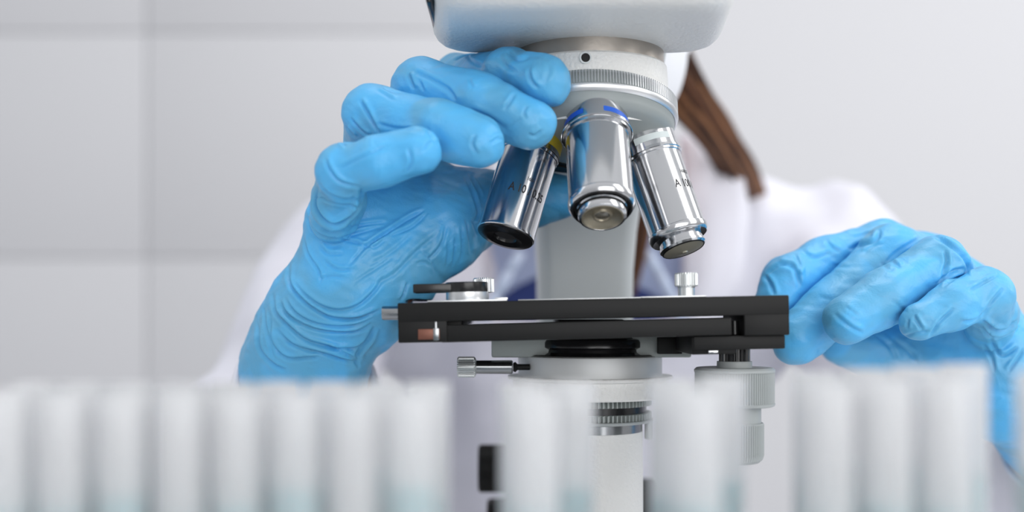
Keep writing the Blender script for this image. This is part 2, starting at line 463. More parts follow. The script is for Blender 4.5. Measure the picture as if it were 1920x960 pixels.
def objective(theta, kind):
    th = math.radians(theta); be = math.radians(16)
    rad = NF*math.cos(th)+NX*math.sin(th)
    O = NC+NA*13.3+rad*20.2; ax = NA*math.cos(be)+rad*math.sin(be); ref = (0, -1, 0)
    a, u, v = frame_for(ax, ref)
    kw = dict(axis=ax, ref=ref, n=112)
    if kind == 'high':      # blue band, long chrome barrel
        R = 10.7
        o = lathe('objective', [(0, -2), (10.6, -2), (11.0, -.5), (11.0, 5.6), (R-.3, 5.6), (R-.3, 7.6), (R, 7.7), (R, 33.6), (R+.25, 34.0), (R+.25, 35.2), (R-.6, 36.6), (R-1.0, 36.9), (R-1.2, 35.0), (0, 35)], O, M['chrome'], mic, **kw)
        lathe('shoulder_ring', [(R-.2, 5.6), (11.7, 5.7), (12.1, 6.0), (12.1, 6.7), (11.9, 6.9), (11.6, 6.9), (11.5, 7.9), (R-.1, 8.2)], O, M['chrome'], o, **kw)
        lathe('end_ring', [(R-.55, 36.62), (R-.9, 37.05), (R-1.4, 37.0), (R-1.6, 35.8), (0, 35.6)], O, M['black_gloss'], o, **kw)
        tip = lathe('tip', [(8.2, 35.0), (8.2, 36.8), (7.9, 37.1), (7.9, 39.2), (7.6, 39.9), (6.9, 40.1), (6.6, 39.6)], O, M['chrome'], o, **kw)
        lathe('tip_groove', [(8.2, 37.6), (7.96, 37.8), (7.9, 38.2)], O, M['black'], o, **kw)
        lathe('lens_mount', [(6.95, 40.0), (6.5, 40.2), (6.2, 39.9), (5.9, 39.6), (3.3, 38.9), (3.0, 39.5), (2.6, 39.6), (2.2, 39.0)], O, M['lens_gold'], o, **kw)
        lathe('lens', [(2.4, 39.1), (1.6, 39.3), (.8, 39.45), (0, 39.5)], O, M['lens_glass'], o, **kw)
        for a0, a1 in ((27, 88), (-78, -9)):
            lathe('color_band', [(11.0, 2.6), (11.06, 2.6), (11.06, 4.6), (11.0, 4.6)], O, M['blue_band'], o, axis=ax, ref=ref, n=24, arc=(math.radians(a0), math.radians(a1)))
        wrap_text('A 40 / 0.65', 3.1, R, 20, math.radians(-62), O, ax, ref, 'lettering', o, M['ink'])
    if kind == 'low':       # yellow band, black end cap
        R = 10.0
        o = lathe('objective', [(0, -2), (10.3, -2), (10.3, 5.0), (R, 5.2), (R, 37.2), (R+.1, 37.5), (R+.1, 38.3), (R-.2, 38.6), (0, 38.6)], O, M['chrome'], mic, **kw)
        lathe('color_band', [(10.3, .6), (10.4, .6), (10.4, 4.6), (10.3, 4.6)], O, M['yellow_band'], o, **kw)
        lathe('shoulder_ring', [(10.1, 5.0), (10.5, 5.1), (10.6, 6.6), (10.3, 6.8), (10.3, 7.8), (9.95, 8.0)], O, M['chrome'], o, **kw)
        lathe('end_cap', [(9.9, 38.4), (9.75, 38.9), (9.2, 39.3), (6.2, 39.9), (5.6, 39.6), (4.1, 39.2), (4.0, 37.6)], O, M['black_gloss'], o, **kw)
        lathe('lens', [(4.1, 38.0), (3, 38.15), (1.2, 38.3), (0, 38.3)], O, M['lens_glass'], o, **kw)
        wrap_text('A 10 / 0.25', 4.2, R, 25.6, math.radians(PHI_L), O, ax, ref, 'lettering', o, M['ink'])
        wrap_text('160/-', 1.9, R, 20.6, math.radians(PHI_L-30), O, ax, ref, 'lettering', o, M['ink'])
    if kind == 'immersion':  # white band
        R = 10.0
        o = lathe('objective', [(0, -2), (10.4, -2), (10.4, 6.6), (R, 6.8), (R, 36.2), (0, 36.2)], O, M['chrome'], mic, **kw)
        lathe('color_band', [(10.4, 2.4), (10.46, 2.4), (10.46, 4.7), (10.4, 4.7)], O, M['white_band'], o, axis=ax, ref=ref, n=24, arc=(math.radians(-42), math.radians(32)))
        lathe('color_band', [(10.4, 2.4), (10.46, 2.4), (10.46, 5.6), (10.4, 5.6)], O, M['blue_band'], o, axis=ax, ref=ref, n=24, arc=(math.radians(60), math.radians(100)))
        lathe('shoulder_ring', [(10.2, 6.4), (10.8, 6.6), (10.85, 7.6), (10.5, 7.8), (10.4, 8.5), (9.95, 8.7)], O, M['chrome'], o, **kw)
        lathe('end_ring', [(9.9, 35.6), (10.5, 36.0), (10.5, 37.2), (10.0, 38.4), (9.6, 38.7), (7.6, 38.2), (0, 38.2)], O, M['chrome'], o, **kw)
        lathe('tip', [(7.7, 38), (7.7, 41.0), (8.1, 41.2), (8.1, 42.0), (7.2, 43.0), (6.9, 42.9)], O, M['chrome'], o, **kw)
        lathe('tip_groove', [(7.6, 42.75), (7.3, 43.05), (7.0, 42.9)], O, M['black'], o, **kw)
        lathe('lens_mount', [(7.05, 42.9), (6.7, 43.0), (1.2, 43.8), (.9, 44.2), (.0, 44.3)], O, M['lens_pale'], o, **kw)
        wrap_text('A 100 / 1.25', 4.2, R, 23.6, math.radians(PHI_R), O, ax, ref, 'lettering', o, M['ink'])
        wrap_text('160/0.17', 1.9, R, 18.2, math.radians(PHI_R-22), O, ax, ref, 'lettering', o, M['ink'])
    o['label'] = {'high': 'chrome objective with a blue band', 'low': 'chrome objective with a yellow band and black end cap',
                  'immersion': 'chrome objective with a white band'}[kind]
    return o
PHI_L, PHI_R = 20, -17
objective(3, 'high'); objective(-75, 'low'); objective(80, 'immersion')
# the two seats at the back are plugged
for th, L in ((152, 3), (-147, 3)):
    be = math.radians(16); rad = NF*math.cos(math.radians(th))+NX*math.sin(math.radians(th))
    O = NC+NA*13.0+rad*20.2; ax = NA*math.cos(be)+rad*math.sin(be)
    lathe('nosepiece_plug', [(0, -2), (9.6, -2), (9.6, L*.7), (7.5, L*.8), (7.5, L), (0, L)], O, M['black'], mic, axis=ax)

# stage --------------------------------------------------------------
SCX = 26.0; SY = 355.0; SZ = 155.0
ST = Matrix.Translation((SCX, 0, SZ)) @ Matrix.Rotation(math.radians(-1.18), 4, 'Y')
stage = box('stage', [(-62.7, 62.7, SY, SY+108, -6.2, 0), (-62.7, -47.0, SY+.2, SY+36, -12.8, -5.2), (48.2, 62.7, SY+.2, SY+36, -12.8, -5.2)], M['black'], mic, bev=.45, tf=ST)
box('slide_carrier', (-46.65, 46.65, SY+.6, SY+13, -2.8, 2.8), M['black'], stage, bev=.45, tf=ST @ Matrix.Translation((-2.35, 0, -9.9)) @ Matrix.Rotation(math.radians(-.0), 4, 'Y') @ Matrix.Shear('XY', 4, (0, 0)) @ Matrix(((1,0,0,0),(0,1,0,0),(.0055,0,1,0),(0,0,0,1))))
box('stage_web', (-48, -42.3, SY+3, SY+100, -8, -5.5), M['black'], stage, bev=.3, tf=ST)
box('carrier_clamp', [(-56.3, -49.4, SY-.15, SY+3, -11.9, -8.5)], M['copper'], stage, bev=.2, tf=ST)
box('carrier_spring', [(-50.9, -50.2, SY-.4, SY+1, -12.3, -6.2), (-51.4, -49.6, SY-.45, SY+.3, -12.2, -8.3)], M['chrome_dark'], stage, bev=.1, tf=ST)
bm = bmesh.new(); add_lathe(bm, [(0, 0), (1.5, 0), (1.5, 4.4), (0, 4.4)], (46.4, SY+7, -12.4), n=24)
bm.transform(ST); link_bm('carrier_roller', bm, M['black_gloss'], stage)
box('lower_rail', [(32.2, 61.6, SY+2, SY+40, -17.2, -12.7), (31.7, 46, SY+3, SY+38, -18.6, -12.9)], M['black'], stage, bev=.4, tf=ST)
box('rail_latch', [(36.8, 40.0, SY+1.8, SY+4, -18.2, -17.3)], M['chrome'], stage, bev=.2, tf=ST)
bm = bmesh.new()   # end rod, a hollow pin
add_lathe(bm, [(1.25, 1.5), (1.25, 0), (2.15, -.1), (2.3, .3), (2.3, 8)], (-68.2, SY+6, -2.6-.5), axis=(1, 0, 0), n=32)
bm.transform(ST); rod = link_bm('stage_pin', bm, M['chrome_dark'], stage)
bm = bmesh.new(); add_lathe(bm, [(0, 0), (1.0, 0), (1.0, .28), (0, .28)], (-66.6, SY+3.75, -2.9), axis=(0, -1, 0), n=20); bm.transform(ST)
link_bm('pin_hole', bm, M['black'], rod)
# left slide holder: plate, silver puck, black finger, knurled screw
hold = box('slide_holder', [(-53.2, -27.6, SY+1, SY+22, 0, .62), (-31.5, -27.4, SY+1, SY+24, .4, 1.15)], M['satin'], stage, bev=.15, tf=ST)
bm = bmesh.new(); add_lathe(bm, [(0, .5), (6.9, .5), (7.0, .8), (7.0, 3.2), (0, 3.2)], (-40.6, SY+9, 0), n=64); bm.transform(ST); link_bm('clip_puck', bm, M['satin'], hold)
bm = bmesh.new()
add_lathe(bm, [(0, 3.2), (6.9, 3.2), (7.0, 3.5), (7.0, 6.2), (6.7, 6.5), (0, 6.5)], (-40.8, SY+9, 0), n=64)
add_box(bm, -58.0, -42, SY+4, SY+14, 3.2, 6.1, bev=.35)
bm.transform(ST @ Matrix.Rotation(0, 4, 'Y')); link_bm('clip_finger', bm, M['black_gloss'], hold)
bm = bmesh.new(); add_lathe(bm, [(0, 1), (1.5, 1), (1.5, 3.6), (3.6, 3.9), (3.6, 8.3), (3.2, 8.8), (0, 8.8)], (-35.6, SY+24, -.5), knurl=({3, 4}, .3, 30)); bm.transform(ST)
link_bm('clip_screw', bm, M['satin'], hold, sharp=.3)
# right slide holder with its knurled screw
hold2 = box('slide_holder', [(15.5, 36.5, SY+1.5, SY+20, 0, .5), (-24, 20, SY+1.8, SY+16, 0, .35)], M['satin'], stage, bev=.12, tf=ST)
bm = bmesh.new(); add_lathe(bm, [(0, .2), (2.75, .2), (2.75, 3.4), (2.95, 3.9), (3.5, 3.95), (3.8, 4.3), (3.8, 7.9), (3.4, 8.4), (0, 8.4)], (31.3, SY+9, -.3), knurl=({5, 6}, .32, 26)); bm.transform(ST)
link_bm('clip_screw', bm, M['knob_silver'], hold2, sharp=.3)
bm = bmesh.new(); add_lathe(bm, [(0, 0), (.55, 0), (.5, .15), (0, .2)], (22.5, SY+.05, -4.9), axis=(0, -1, 0), n=16); bm.transform(ST); link_bm('stage_rivet', bm, M['chrome_dark'], stage)

# stage drive: toothed shaft and two coaxial knobs
KX, KY = 74.6, 372
drive = lathe('stage_drive_shaft', [(0, 141), (5.2, 141), (5.2, 133.9), (0, 133.9)], (KX, KY, 0), M['black_gloss'], mic, knurl=({1, 2}, .6, 20), sharp=.3)
lathe('shaft_collar', [(0, 134.4), (5.8, 134.4), (5.9, 131.5), (0, 131.5)], (KX, KY, 0), M['knob_grey'], mic)
lathe('stage_knob', [(0, 132.3), (12.6, 132.3), (13.4, 131.6), (13.4, 130.9), (13.2, 130.7), (13.2, 120.6), (13.4, 120.4), (13.2, 119.7), (12.6, 119.4), (0, 119.4)], (KX, KY, 0), M['knob_grey'], mic, knurl=({4, 5}, .35, 96), sharp=.3)
lathe('knob_sleeve', [(0, 121), (8.8, 121), (8.8, 113), (0, 113)], (KX, KY, 0), M['knob_grey'], mic)
lathe('slide_knob', [(0, 113.9), (9.4, 113.9), (9.75, 113.4), (9.75, 103.2), (9.2, 101.6), (8.0, 100.6), (6, 100.2), (0, 100.2)], (KX, KY, 0), M['knob_grey'], mic, knurl=({2, 3}, .3, 72), sharp=.3)

# condenser column
CX, CY = 28.9, 412
box('condenser_bracket', [(-7.4, 64.5, 398, 470, 134.6, 144)], M['bracket'], mic, bev=.8)
box('bracket_rail', (52, 60.5, 394, 430, 136, 142), M['black'], mic, bev=.3)
box('condenser_top', (16.5, 40, 396, 440, 140, 148.3), M['black'], mic, bev=.5)
lathe('condenser_lens_ring', [(0, 143), (15.5, 143), (16.5, 141.5), (18.4, 141), (18.9, 140), (18.9, 138.2), (17.6, 137.4), (17.8, 136.4), (19.4, 135.2), (0, 135.2)], (CX, CY-6, 0), M['black_gloss'], mic, n=128)
cr = lathe('condenser_ring', [(0, 135.2), (25.3, 135.2), (26.4, 134.7), (26.6, 134), (26.6, 127.4), (0, 127.4)], (CX, CY, 0), M['ring_paint'], mic, n=128)
lathe('condenser_ring_edge', [(21, 135.5), (25.0, 135.5), (25.6, 135.3), (25.0, 135.0), (21, 135.0)], (CX, CY, 0), M['black'], mic, n=128)
bm = bmesh.new()
add_lathe(bm, [(0, 0), (3.3, 0), (3.75, .5), (3.75, 6.0), (3.3, 6.5), (2.3, 6.9), (2.3, 7)], (-19.6, CY-14, 131.2), axis=(1, 0, 0), knurl=({2, 3}, .3, 30))
sc = link_bm('clamp_screw', bm, M['knob_silver'], mic, sharp=.3)
lathe('screw_rod', [(0, 0), (2.4, 0), (2.45, 12.8), (2.1, 13.2), (0, 13.2)], (-12.9, CY-14, 131.2), M['chrome_dark'], sc, axis=(1, 0, 0), n=40)
lathe('screw_tip', [(0, 0), (1.5, 0), (1.9, .8), (1.1, 1.6), (1.1, 6), (0, 6)], (.4, CY-14, 131.2), M['black'], sc, axis=(1, 0, 0), n=32)
lathe('condenser_collar', [(0, 127.5), (30.4, 127.5), (30.6, 127.1), (30.4, 126.4), (28.6, 125.9), (28.6, 120.2), (28.1, 119.6), (0, 119.6)], (CX, CY, 0), M['enamel'], mic, n=128)
lathe('iris_gear', [(0, 119.7), (22.0, 119.7), (23.0, 119.2), (23.0, 116.9), (19.8, 116.6), (19.8, 114.4), (23.0, 114.2), (23.0, 111.9), (19, 111.8), (0, 111.8)], (CX, CY, 0), M['bracket'], mic, knurl=({2, 3, 6, 7}, 1.5, 84), sharp=.3)
lathe('iris_core', [(0, 117), (21.0, 117), (21.0, 114), (0, 114)], (CX, CY, 0), M['black_gloss'], mic)
lathe('iris_lip', [(0, 111.8), (23.4, 111.8), (23.6, 111.4), (23.4, 110.8), (21, 110.4), (0, 110.4)], (CX, CY, 0), M['knob_grey'], mic, n=128)
lathe('lamp_ring', [(0, 110.6), (19.0, 110.6), (19.5, 110.2), (19.5, 107.2), (0, 107.2)], (CX, CY, 0), M['chrome_dark'], mic, n=128)
lathe('lamp_housing', [(0, 107.5), (19.2, 107.5), (19.6, 107.1), (19.8, 60), (20.2, 30), (20.2, 20), (0, 20)], (CX, CY, 0), M['enamel'], mic, n=128)
lathe('iris_lever', [(0, 112), (1.6, 112), (1.6, 104.4), (1.3, 104), (0, 104)], (50.6, CY-2, 0), M['knob_silver'], mic, n=24)
# focus knobs on the arm
lathe('fine_focus_knob', [(0, 0), (9.9, 0), (10.8, .9), (10.8, 13.5), (9.5, 14.5), (6, 14.7), (6, 33), (0, 33)], (-15.2, 503, 80.3), M['black'], mic, axis=(1, 0, 0), knurl=({2, 3}, .3, 60), sharp=.3)
for x, s, r, zc in ((12, -1, 24.5, 40.5), (53, 1, 30, 44.2)):
    lathe('coarse_focus_knob', [(0, -6), (10, -6), (10, 5), (r-1, 5), (r, 6), (r, 20), (r-1, 21.5), (r*.6, 21.5), (r*.55, 27), (0, 27)] if s < 0 else [(0, -6), (10, -6), (10, 0), (r-1, 0), (r, 1), (r, 13), (r-1, 14.5), (0, 14.5)],
          (x if s > 0 else 10, 512, zc), M['black'], mic, axis=(s, 0, 0), n=96)

# ------------------------------------------------------------------ the person
def f_(ox, oy, sc_, pts, amp, wd=5.0):
    return ([(ox+x*sc_, oy+y*sc_) for x, y in pts], amp*1.45*(.7 if ox == 1400 else 1), wd*.8)

def hand_right(Fd, off=0.0):
    """the hand on the nosepiece"""
    P = lambda x, y, d, r: (W(x, y, d), max(r+off, 3))
    palm = Fd.blank(); f = Fd
    wr = P(628, 590, 405, 19)
    # forearm in the glove
    f.chain(palm, [P(566, 790, 428, 24), P(568, 700, 419, 22.6), P(587, 640, 410, 21.0), P(620, 580, 406, 20.4), P(666, 514, 405, 19.5)], 8, (( .3, 1, .1), 1.12))
    pm = (P(770, 345, 424, 12), P(742, 345, 418, 12.5), P(700, 350, 410, 12.5), P(648, 412, 398, 11.5))
    for (p, r) in pm: f.cone(palm, W(672, 545, 406), p, 18+off, r, 9)
    f.cone(palm, W(650, 520, 404), W(640, 430, 398), 18.5+off, 11+off, 6)
    f.cone(palm, pm[0][0], pm[3][0], 11+off, 11+off, 9)
    # thenar and thumb
    f.cone(palm, W(692, 528, 404), W(826, 428, 412), 15.5+off, 15+off, 10)
    f.cone(palm, W(720, 500, 405), W(812, 350, 424), 17+off, 9+off, 10)
    f.chain(palm, [P(826, 428, 412, 15), P(895, 388, 418, 11.2), P(985, 372, 424, 9.4), P(1052, 368, 424, 8.2)], 10)
    f.cone(palm, W(800, 360, 424), W(900, 374, 420), 6+off, 6.5+off, 8)
    fingers = []
    for pts in ([P(798, 300, 428, 9.5), P(860, 148, 421, 9.0), P(955, 139, 375, 8.3), P(1020, 155, 362.5, 8.0)],
                [P(745, 310, 418, 10), P(790, 164, 380, 9.6), P(900, 190, 366, 9.2), P(991, 229, 361, 8.1)],
                [P(694, 330, 406, 10), P(698, 214, 370, 9.4), P(818, 240, 357, 8.7), P(898, 266, 354, 7.7)],
                [P(628, 412, 386, 8.8), P(636, 376, 372, 8.3), P(642, 320, 354, 8.1), P(715, 303, 348, 7.6), P(781, 283, 346, 7.0)]):
        g = f.blank(); f.chain(g, pts, 3.5)
        (a, ra), (b, rb) = pts[-2], pts[-1]          # soft finger pad
        d = (b-a)/np.linalg.norm(b-a); f.cone(g, a+(b-a)*.55, b, ra*.96, rb*1.03, 2.5)
        fingers.append(g)
    F = fingers[0]
    for g in fingers[1:]: F = carve(F, g, 1.5)
    F = carve(F, palm, .7)
    # the glove is pressed flat where it meets the nosepiece, the head and the stage
    g = .45+max(0, -off)*0
    X, Y, Z = f.ax[0][:, None, None], f.ax[1][None, :, None], f.ax[2][None, None, :]
    h = (X-NC[0])*NA[0]+(Y-NC[1])*NA[1]+(Z-NC[2])*NA[2]
    rad = np.sqrt(np.maximum((X-NC[0])**2+(Y-NC[1])**2+(Z-NC[2])**2-h*h, 0))
    ring = np.maximum(np.maximum(rad-32.1-g, -7.5-h), h-12.5-g)
    colr = np.maximum(np.hypot(X-MX+.2, Y-400)-28.7-g+0*Z, 214-Z)
    hd = np.maximum(np.maximum(243.4-g-Z, Y-406.5-g), -30-X)
    stg = np.maximum(np.maximum(-37.1-g-X, Z-154.8-g), 353-Y)
    for d in (ring, colr, hd, stg): F = np.maximum(F, -np.minimum(d, 12).astype(np.float32))
    return F

def hand_left(Fd, off=0.0):
    """the hand beside the stage"""
    P = lambda x, y, d, r: (W(x, y, d), max(r+off, 3))
    palm = Fd.blank(); f = Fd
    pm = (P(1712, 498, 446, 12.5), P(1762, 514, 444, 12.5), P(1806, 556, 438, 12), P(1836, 608, 430, 10.5))
    for (p, r) in pm: f.cone(palm, W(1885, 726, 434), p, 17+off, r, 9)
    f.cone(palm, pm[0][0], pm[3][0], 11+off, 10+off, 9)
    f.chain(palm, [P(2085, 890, 470, 22), P(1975, 800, 450, 21), P(1880, 722, 436, 18)], 8)
    f.chain(palm, [P(1860, 712, 438, 16), P(1760, 684, 446, 14), P(1650, 664, 446, 10.0), P(1575, 642, 438, 8.4)], 9)
    f.cone(palm, W(1700, 560, 452), W(1790, 670, 446), 11+off, 14+off, 10)
    fingers = []
    for pts in ([P(1722, 490, 444, 11), P(1655, 466, 434, 10.6), P(1545, 498, 425, 10.4), P(1478, 530, 418, 10.0), P(1462, 566, 415, 9.4)],
                [P(1765, 505, 440, 11), P(1672, 478, 414, 11), P(1560, 578, 404, 9.8), P(1496, 636, 400, 9.4)],
                [P(1812, 562, 430, 10), P(1758, 500, 396, 10.4), P(1662, 557, 386, 9.5), P(1588, 599, 381, 8.5)],
                [P(1852, 622, 424, 9.2), P(1858, 590, 404, 8.8), P(1846, 553, 386, 9.0), P(1782, 574, 379, 8.0), P(1722, 602, 376, 6.8)]):
        g = f.blank(); f.chain(g, pts, 3.5); fingers.append(g)
    F = fingers[0]
    for g in fingers[1:]: F = carve(F, g, 1.5)
    return carve(F, palm, .7)

def arms(f, G, off):
    """sleeves / arms: shoulder, elbow, wrist for both sides"""
    o = off
    f.chain(G, [(W(640, 520, 800), 50+o), (W(484, 870, 650), 45+o), (W(566, 770, 450), 26+o*.8)], 14)
    f.chain(G, [(W(1560, 500, 800), 52+o), (W(1800, 860, 650), 46+o), (W(2030, 850, 466), 28+o*.8)], 14)
def torso(f, G, o):
    f.cone(G, (46, 836, 110), (48, 850, -150), 112+o, 112+o, 30, ((0, 1, 0), 1.25))
    f.cone(G, (-40, 824, 160), (140, 824, 165), 74+o, 74+o, 30, ((0, 1, 0), 1.1))
    f.cone(G, (48, 810, 236), (-105, 815, 190), 34+o, 42+o, 24); f.cone(G, (48, 810, 240), (215, 815, 196), 34+o, 44+o, 24)

def build_person():
    # --- body: one continuous skin surface (head, neck, trunk, arms, hands)
    f = Field((-240, 330, -260), (400, 960, 500), 4.5, big=40)
    G = f.blank()
    torso(f, G, -15); arms(f, G, -12)
    f.cone(G, (47, 806, 240), (37, 640, 300), 48, 44, 14)
    hc = np.array([34.6, 585., 385.])
    f.ell(G, hc, (72, 92, 86), 10); f.cone(G, (34.6, 556, 326), (34.6, 538, 276), 78, 43, 18, ((0, 1, 0), 1.22))
    f.cone(G, (34.6, 494, 345), (34.6, 482, 322), 7, 11, 8)               # nose
    f.cone(G, (34.6, 500, 290), (34.6, 498, 286), 12, 12, 8)              # lips
    for s in (-1, 1):
        f.cone(G, (34.6+s*72, 590, 352), (34.6+s*76, 596, 326), 9, 6, 5)  # ears
        f.cone(G, (34.6+s*16, 497, 372), (34.6+s*40, 503, 370), 8, 6, 8)  # brows
    H1 = hand_right(f, -4); H2 = hand_left(f, -4)
    G = smin(smin(G, H1, 4), H2, 4)
    V, Q = f.mesh(G, 3)
    V[:, 1] = V[:, 1]
    body = link_mesh('person', np_mesh('person', V, Q), M['skin'], None, sharp=None)
    body['label'] = 'person in white lab coat, mask and blue gloves turning the microscope nosepiece'
    body['category'] = 'person'
    # --- coat
    f = Field((-290, 420, -250), (430, 980, 310), 5.0, big=40)
    G = f.blank(); torso(f, G, 3); arms(f, G, 4)
    X, Y, Z = f.ax[0][:, None, None], f.ax[1][None, :, None], f.ax[2][None, None, :]
    # front opening: rounded V between the lapels
    half = np.clip(62+(Z-140)*.12, 0, 90); cut = np.abs(X-50-(Z-140)*.02)-half
    opening = np.maximum(np.maximum(cut, 149-Z), Y-800)
    opening = np.maximum(opening, -40.0)
    G = np.maximum(G, -opening.astype(np.float32))
    # hollow the neck
    neck = np.sqrt((X-47)**2+((Y-800)*.9)**2)-56; neck = np.maximum(neck, 205-Z)
    G = np.maximum(G, -neck.astype(np.float32))
    V, Q = f.mesh(G, 3)
    N = normals(V, Q)
    S = V*np.array([1, 1, .45])
    amp = wav(S, 70, 3)*3.8+wav(V, 38, 5)*1.2
    V = V+N*amp[:, None]
    coat = link_mesh('lab_coat', np_mesh('lab_coat', V, Q), M['coat'], body, sharp=None)
    coat['label'] = 'white cotton lab coat'
    # lapels: thick strips along the opening
    def ribbon(name, pts, widths, th, material, parent):
        bm = bmesh.new(); rows = []
        n = len(pts)
        for i, p in enumerate(pts):
            p = np.array(p); w = np.array(widths[i]); nr = np.array([0, -1, .1])
            rows.append([bm.verts.new(p-w/2), bm.verts.new(p-w/6-nr*-th*1.3), bm.verts.new(p+w/2), bm.verts.new(p+w/2+np.array([0, th*2, 0])), bm.verts.new(p-w/2+np.array([0, th*2, 0]))])
        for a, b in zip(rows[:-1], rows[1:]):
            for k in range(5): bm.faces.new((a[k], a[(k+1) % 5], b[(k+1) % 5], b[k]))
        bm.faces.new(rows[0]); bm.faces.new(rows[-1][::-1])
        bmesh.ops.subdivide_edges(bm, edges=bm.edges, cuts=2, use_grid_fill=True, smooth=.6)
        return link_bm(name, bm, material, parent, sharp=None)
    ribbon('lapel', [W(1306, 262, 760), W(1340, 318, 744), W(1344, 400, 728), W(1338, 520, 716), W(1300, 640, 712)], [(22, 0, -10), (38, 0, -4), (44, 0, 0), (38, 0, 0), (20, 0, 0)], 5, M['coat'], coat)
    ribbon('lapel', [W(895, 236, 752), W(858, 310, 742), W(846, 400, 728), W(852, 520, 716), W(888, 640, 712)], [(36, 0, 14), (42, 0, 4), (44, 0, 0), (38, 0, 0), (20, 0, 0)], 5, M['coat'], coat)
    # --- blouse
    f = Field((-140, 640, -60), (240, 960, 300), 5.0, big=40)
    G = f.blank(); torso(f, G, -8)
    f.cone(G, (47, 806, 236), (45, 790, 262), 51, 50, 10)
    X, Y, Z = f.ax[0][:, None, None], f.ax[1][None, :, None], f.ax[2][None, None, :]
    V1 = np.maximum(np.abs(X-47)-np.clip((Z-190)*.42, 0, 34), 168-Z); V1 = np.maximum(V1, Y-806)
    V, Q = f.mesh(np.maximum(G, -V1.astype(np.float32)), 2); V += normals(V, Q)*(wav(V*np.array([1, 1, .4]), 60, 9)*1.8)[:, None]
    bl = link_mesh('blouse', np_mesh('blouse', V, Q), M['shirt'], body, sharp=None); bl['label'] = 'light blue blouse'
    # navy trousers front seen below the blouse
    G2 = f.blank(); torso(f, G2, -5)
    Xc = (X-46)/62; zt = 182-26*np.abs(Xc)**2.0
    G2 = np.maximum(G2, (Z-zt).astype(np.float32)); G2 = np.maximum(G2, np.abs(X-47)-64+0*Z); G2 = np.maximum(G2, Y-800); G2 = np.maximum(G2, 128-Z)
    V, Q = f.mesh(G2.astype(np.float32), 1)
    nv = link_mesh('apron', np_mesh('apron', V, Q), M['navy'], body, sharp=None); nv['label'] = 'navy blue front under the coat'
    for s in (-1, 1):
        bm = bmesh.new(); pts = [Vector((46+s*x, 708-0.02*x, z)) for x, z in ((40, 190), (47, 178), (55, 164), (63, 148))]
        for a, b in zip(pts[:-1], pts[1:]): add_lathe(bm, [(0, 0), (3.4, 0), (3.4, (b-a).length+1), (0, (b-a).length+1)], a, axis=(b-a), n=12)
        link_bm('blouse_hem', bm, M['trim'], bl, sharp=None)
    # --- gloves
    for nm, fn, lo, hi, lab in (('glove', hand_right, (-110, 335, 70), (40, 460, 262), 'blue nitrile glove on the nosepiece'),
                               ('glove', hand_left, (72, 360, 40), (262, 500, 196), 'blue nitrile glove beside the stage')):
        f = Field(lo, hi, .52, big=12)
        G = fn(f, 0)
        if fn is hand_right:      # open cuff end
            pass
        V, Q = f.mesh(G, 3)
        N = normals(V, Q)
        V = V+N*(wav(V, 17, 11)*.26+wav(V*np.array([1, 1, 1.6]), 8, 12)*.09)[:, None]
        V = folds(V, Q, FOLDS_R if fn is hand_right else FOLDS_L)
        V = relax(V, Q, .08)
        g = link_mesh(nm, np_mesh(nm, V, Q), M['glove'], body, sharp=None); g['label'] = lab
    # --- cuffs of the sleeves
    for c, ax, R in ((W(568, 752, 432), W(572, 700, 419)-W(540, 810, 500), 27.5), (W(2020, 838, 458), W(1975, 800, 450)-W(2040, 850, 480), 27)):
        lathe('cuff', [(R-9, -8), (R-4, -8), (R, -6), (R+.6, 6), (R, 16), (R-1.2, 17), (R-2.5, 16), (R-3, 6), (R-4, -6)], c, M['coat'], coat, axis=ax, n=64, sharp=None)
        lathe('shirt_cuff', [(R-6, -6), (R-4, 6), (R-3.6, 13), (R-5.0, 13.5), (R-6, 6)], c, M['navy'], coat, axis=ax, n=64, sharp=None)
    # --- mask: shell over the lower face
    f = Field((-60, 440, 225), (130, 640, 370), 3.0, big=30); G = f.blank()
    f.cone(G, (34.6, 555, 326), (34.6, 536, 276), 78, 50, 18, ((0, 1, 0), 1.22))
    f.cone(G, (34.6, 492, 345), (34.6, 478, 318), 9, 14, 12)
    X, Y, Z = f.ax[0][:, None, None], f.ax[1][None, :, None], f.ax[2][None, None, :]
    G = np.maximum(G, (Z-(352+0*X)).astype(np.float32)); G = np.maximum(G, (Y-572).astype(np.float32)+0*X); G = np.maximum(G, (np.abs(X-37)-64).astype(np.float32))
    V, Q = f.mesh(G.astype(np.float32), 3)
    mk = link_mesh('face_mask', np_mesh('face_mask', V, Q), M['mask'], body, sharp=None); mk['label'] = 'white surgical face mask'
    for s in (-1, 1):
        lathe('eye', [(0, 0), (6, 1), (10, 5), (11, 10)], (34.6+s*30, 499, 356), M['eye'], body, axis=(0, 1, 0), n=24)
    # --- hair: cap of strands and a tail over the shoulder
    bm = bmesh.new(); rs = random.Random(4)
    def strand(pts, r0, r1, n=7):
        P = [np.array(p, float) for p in pts]; rows = []; tone = rs.choice((0, 0, 1, 1, 2))
        Pe = [2*P[0]-P[1]]+P+[2*P[-1]-P[-2]]; R = []
        for i in range(1, len(Pe)-2):
            for t in np.linspace(0, 1, 5, endpoint=False):
                a, b, c, d = Pe[i-1:i+3]; R.append(.5*((2*b)+(-a+c)*t+(2*a-5*b+4*c-d)*t*t+(-a+3*b-3*c+d)*t**3))
        R.append(P[-1])
        for i, p in enumerate(R):
            tg = R[min(i+1, len(R)-1)]-R[max(i-1, 0)]; a, u, v = frame_for(tg, (.3, .8, .5)); rr = r0+(r1-r0)*i/(len(R)-1)
            rows.append([bm.verts.new(p+rr*(u*math.cos(k*2*math.pi/n)+v*math.sin(k*2*math.pi/n))) for k in range(n)])
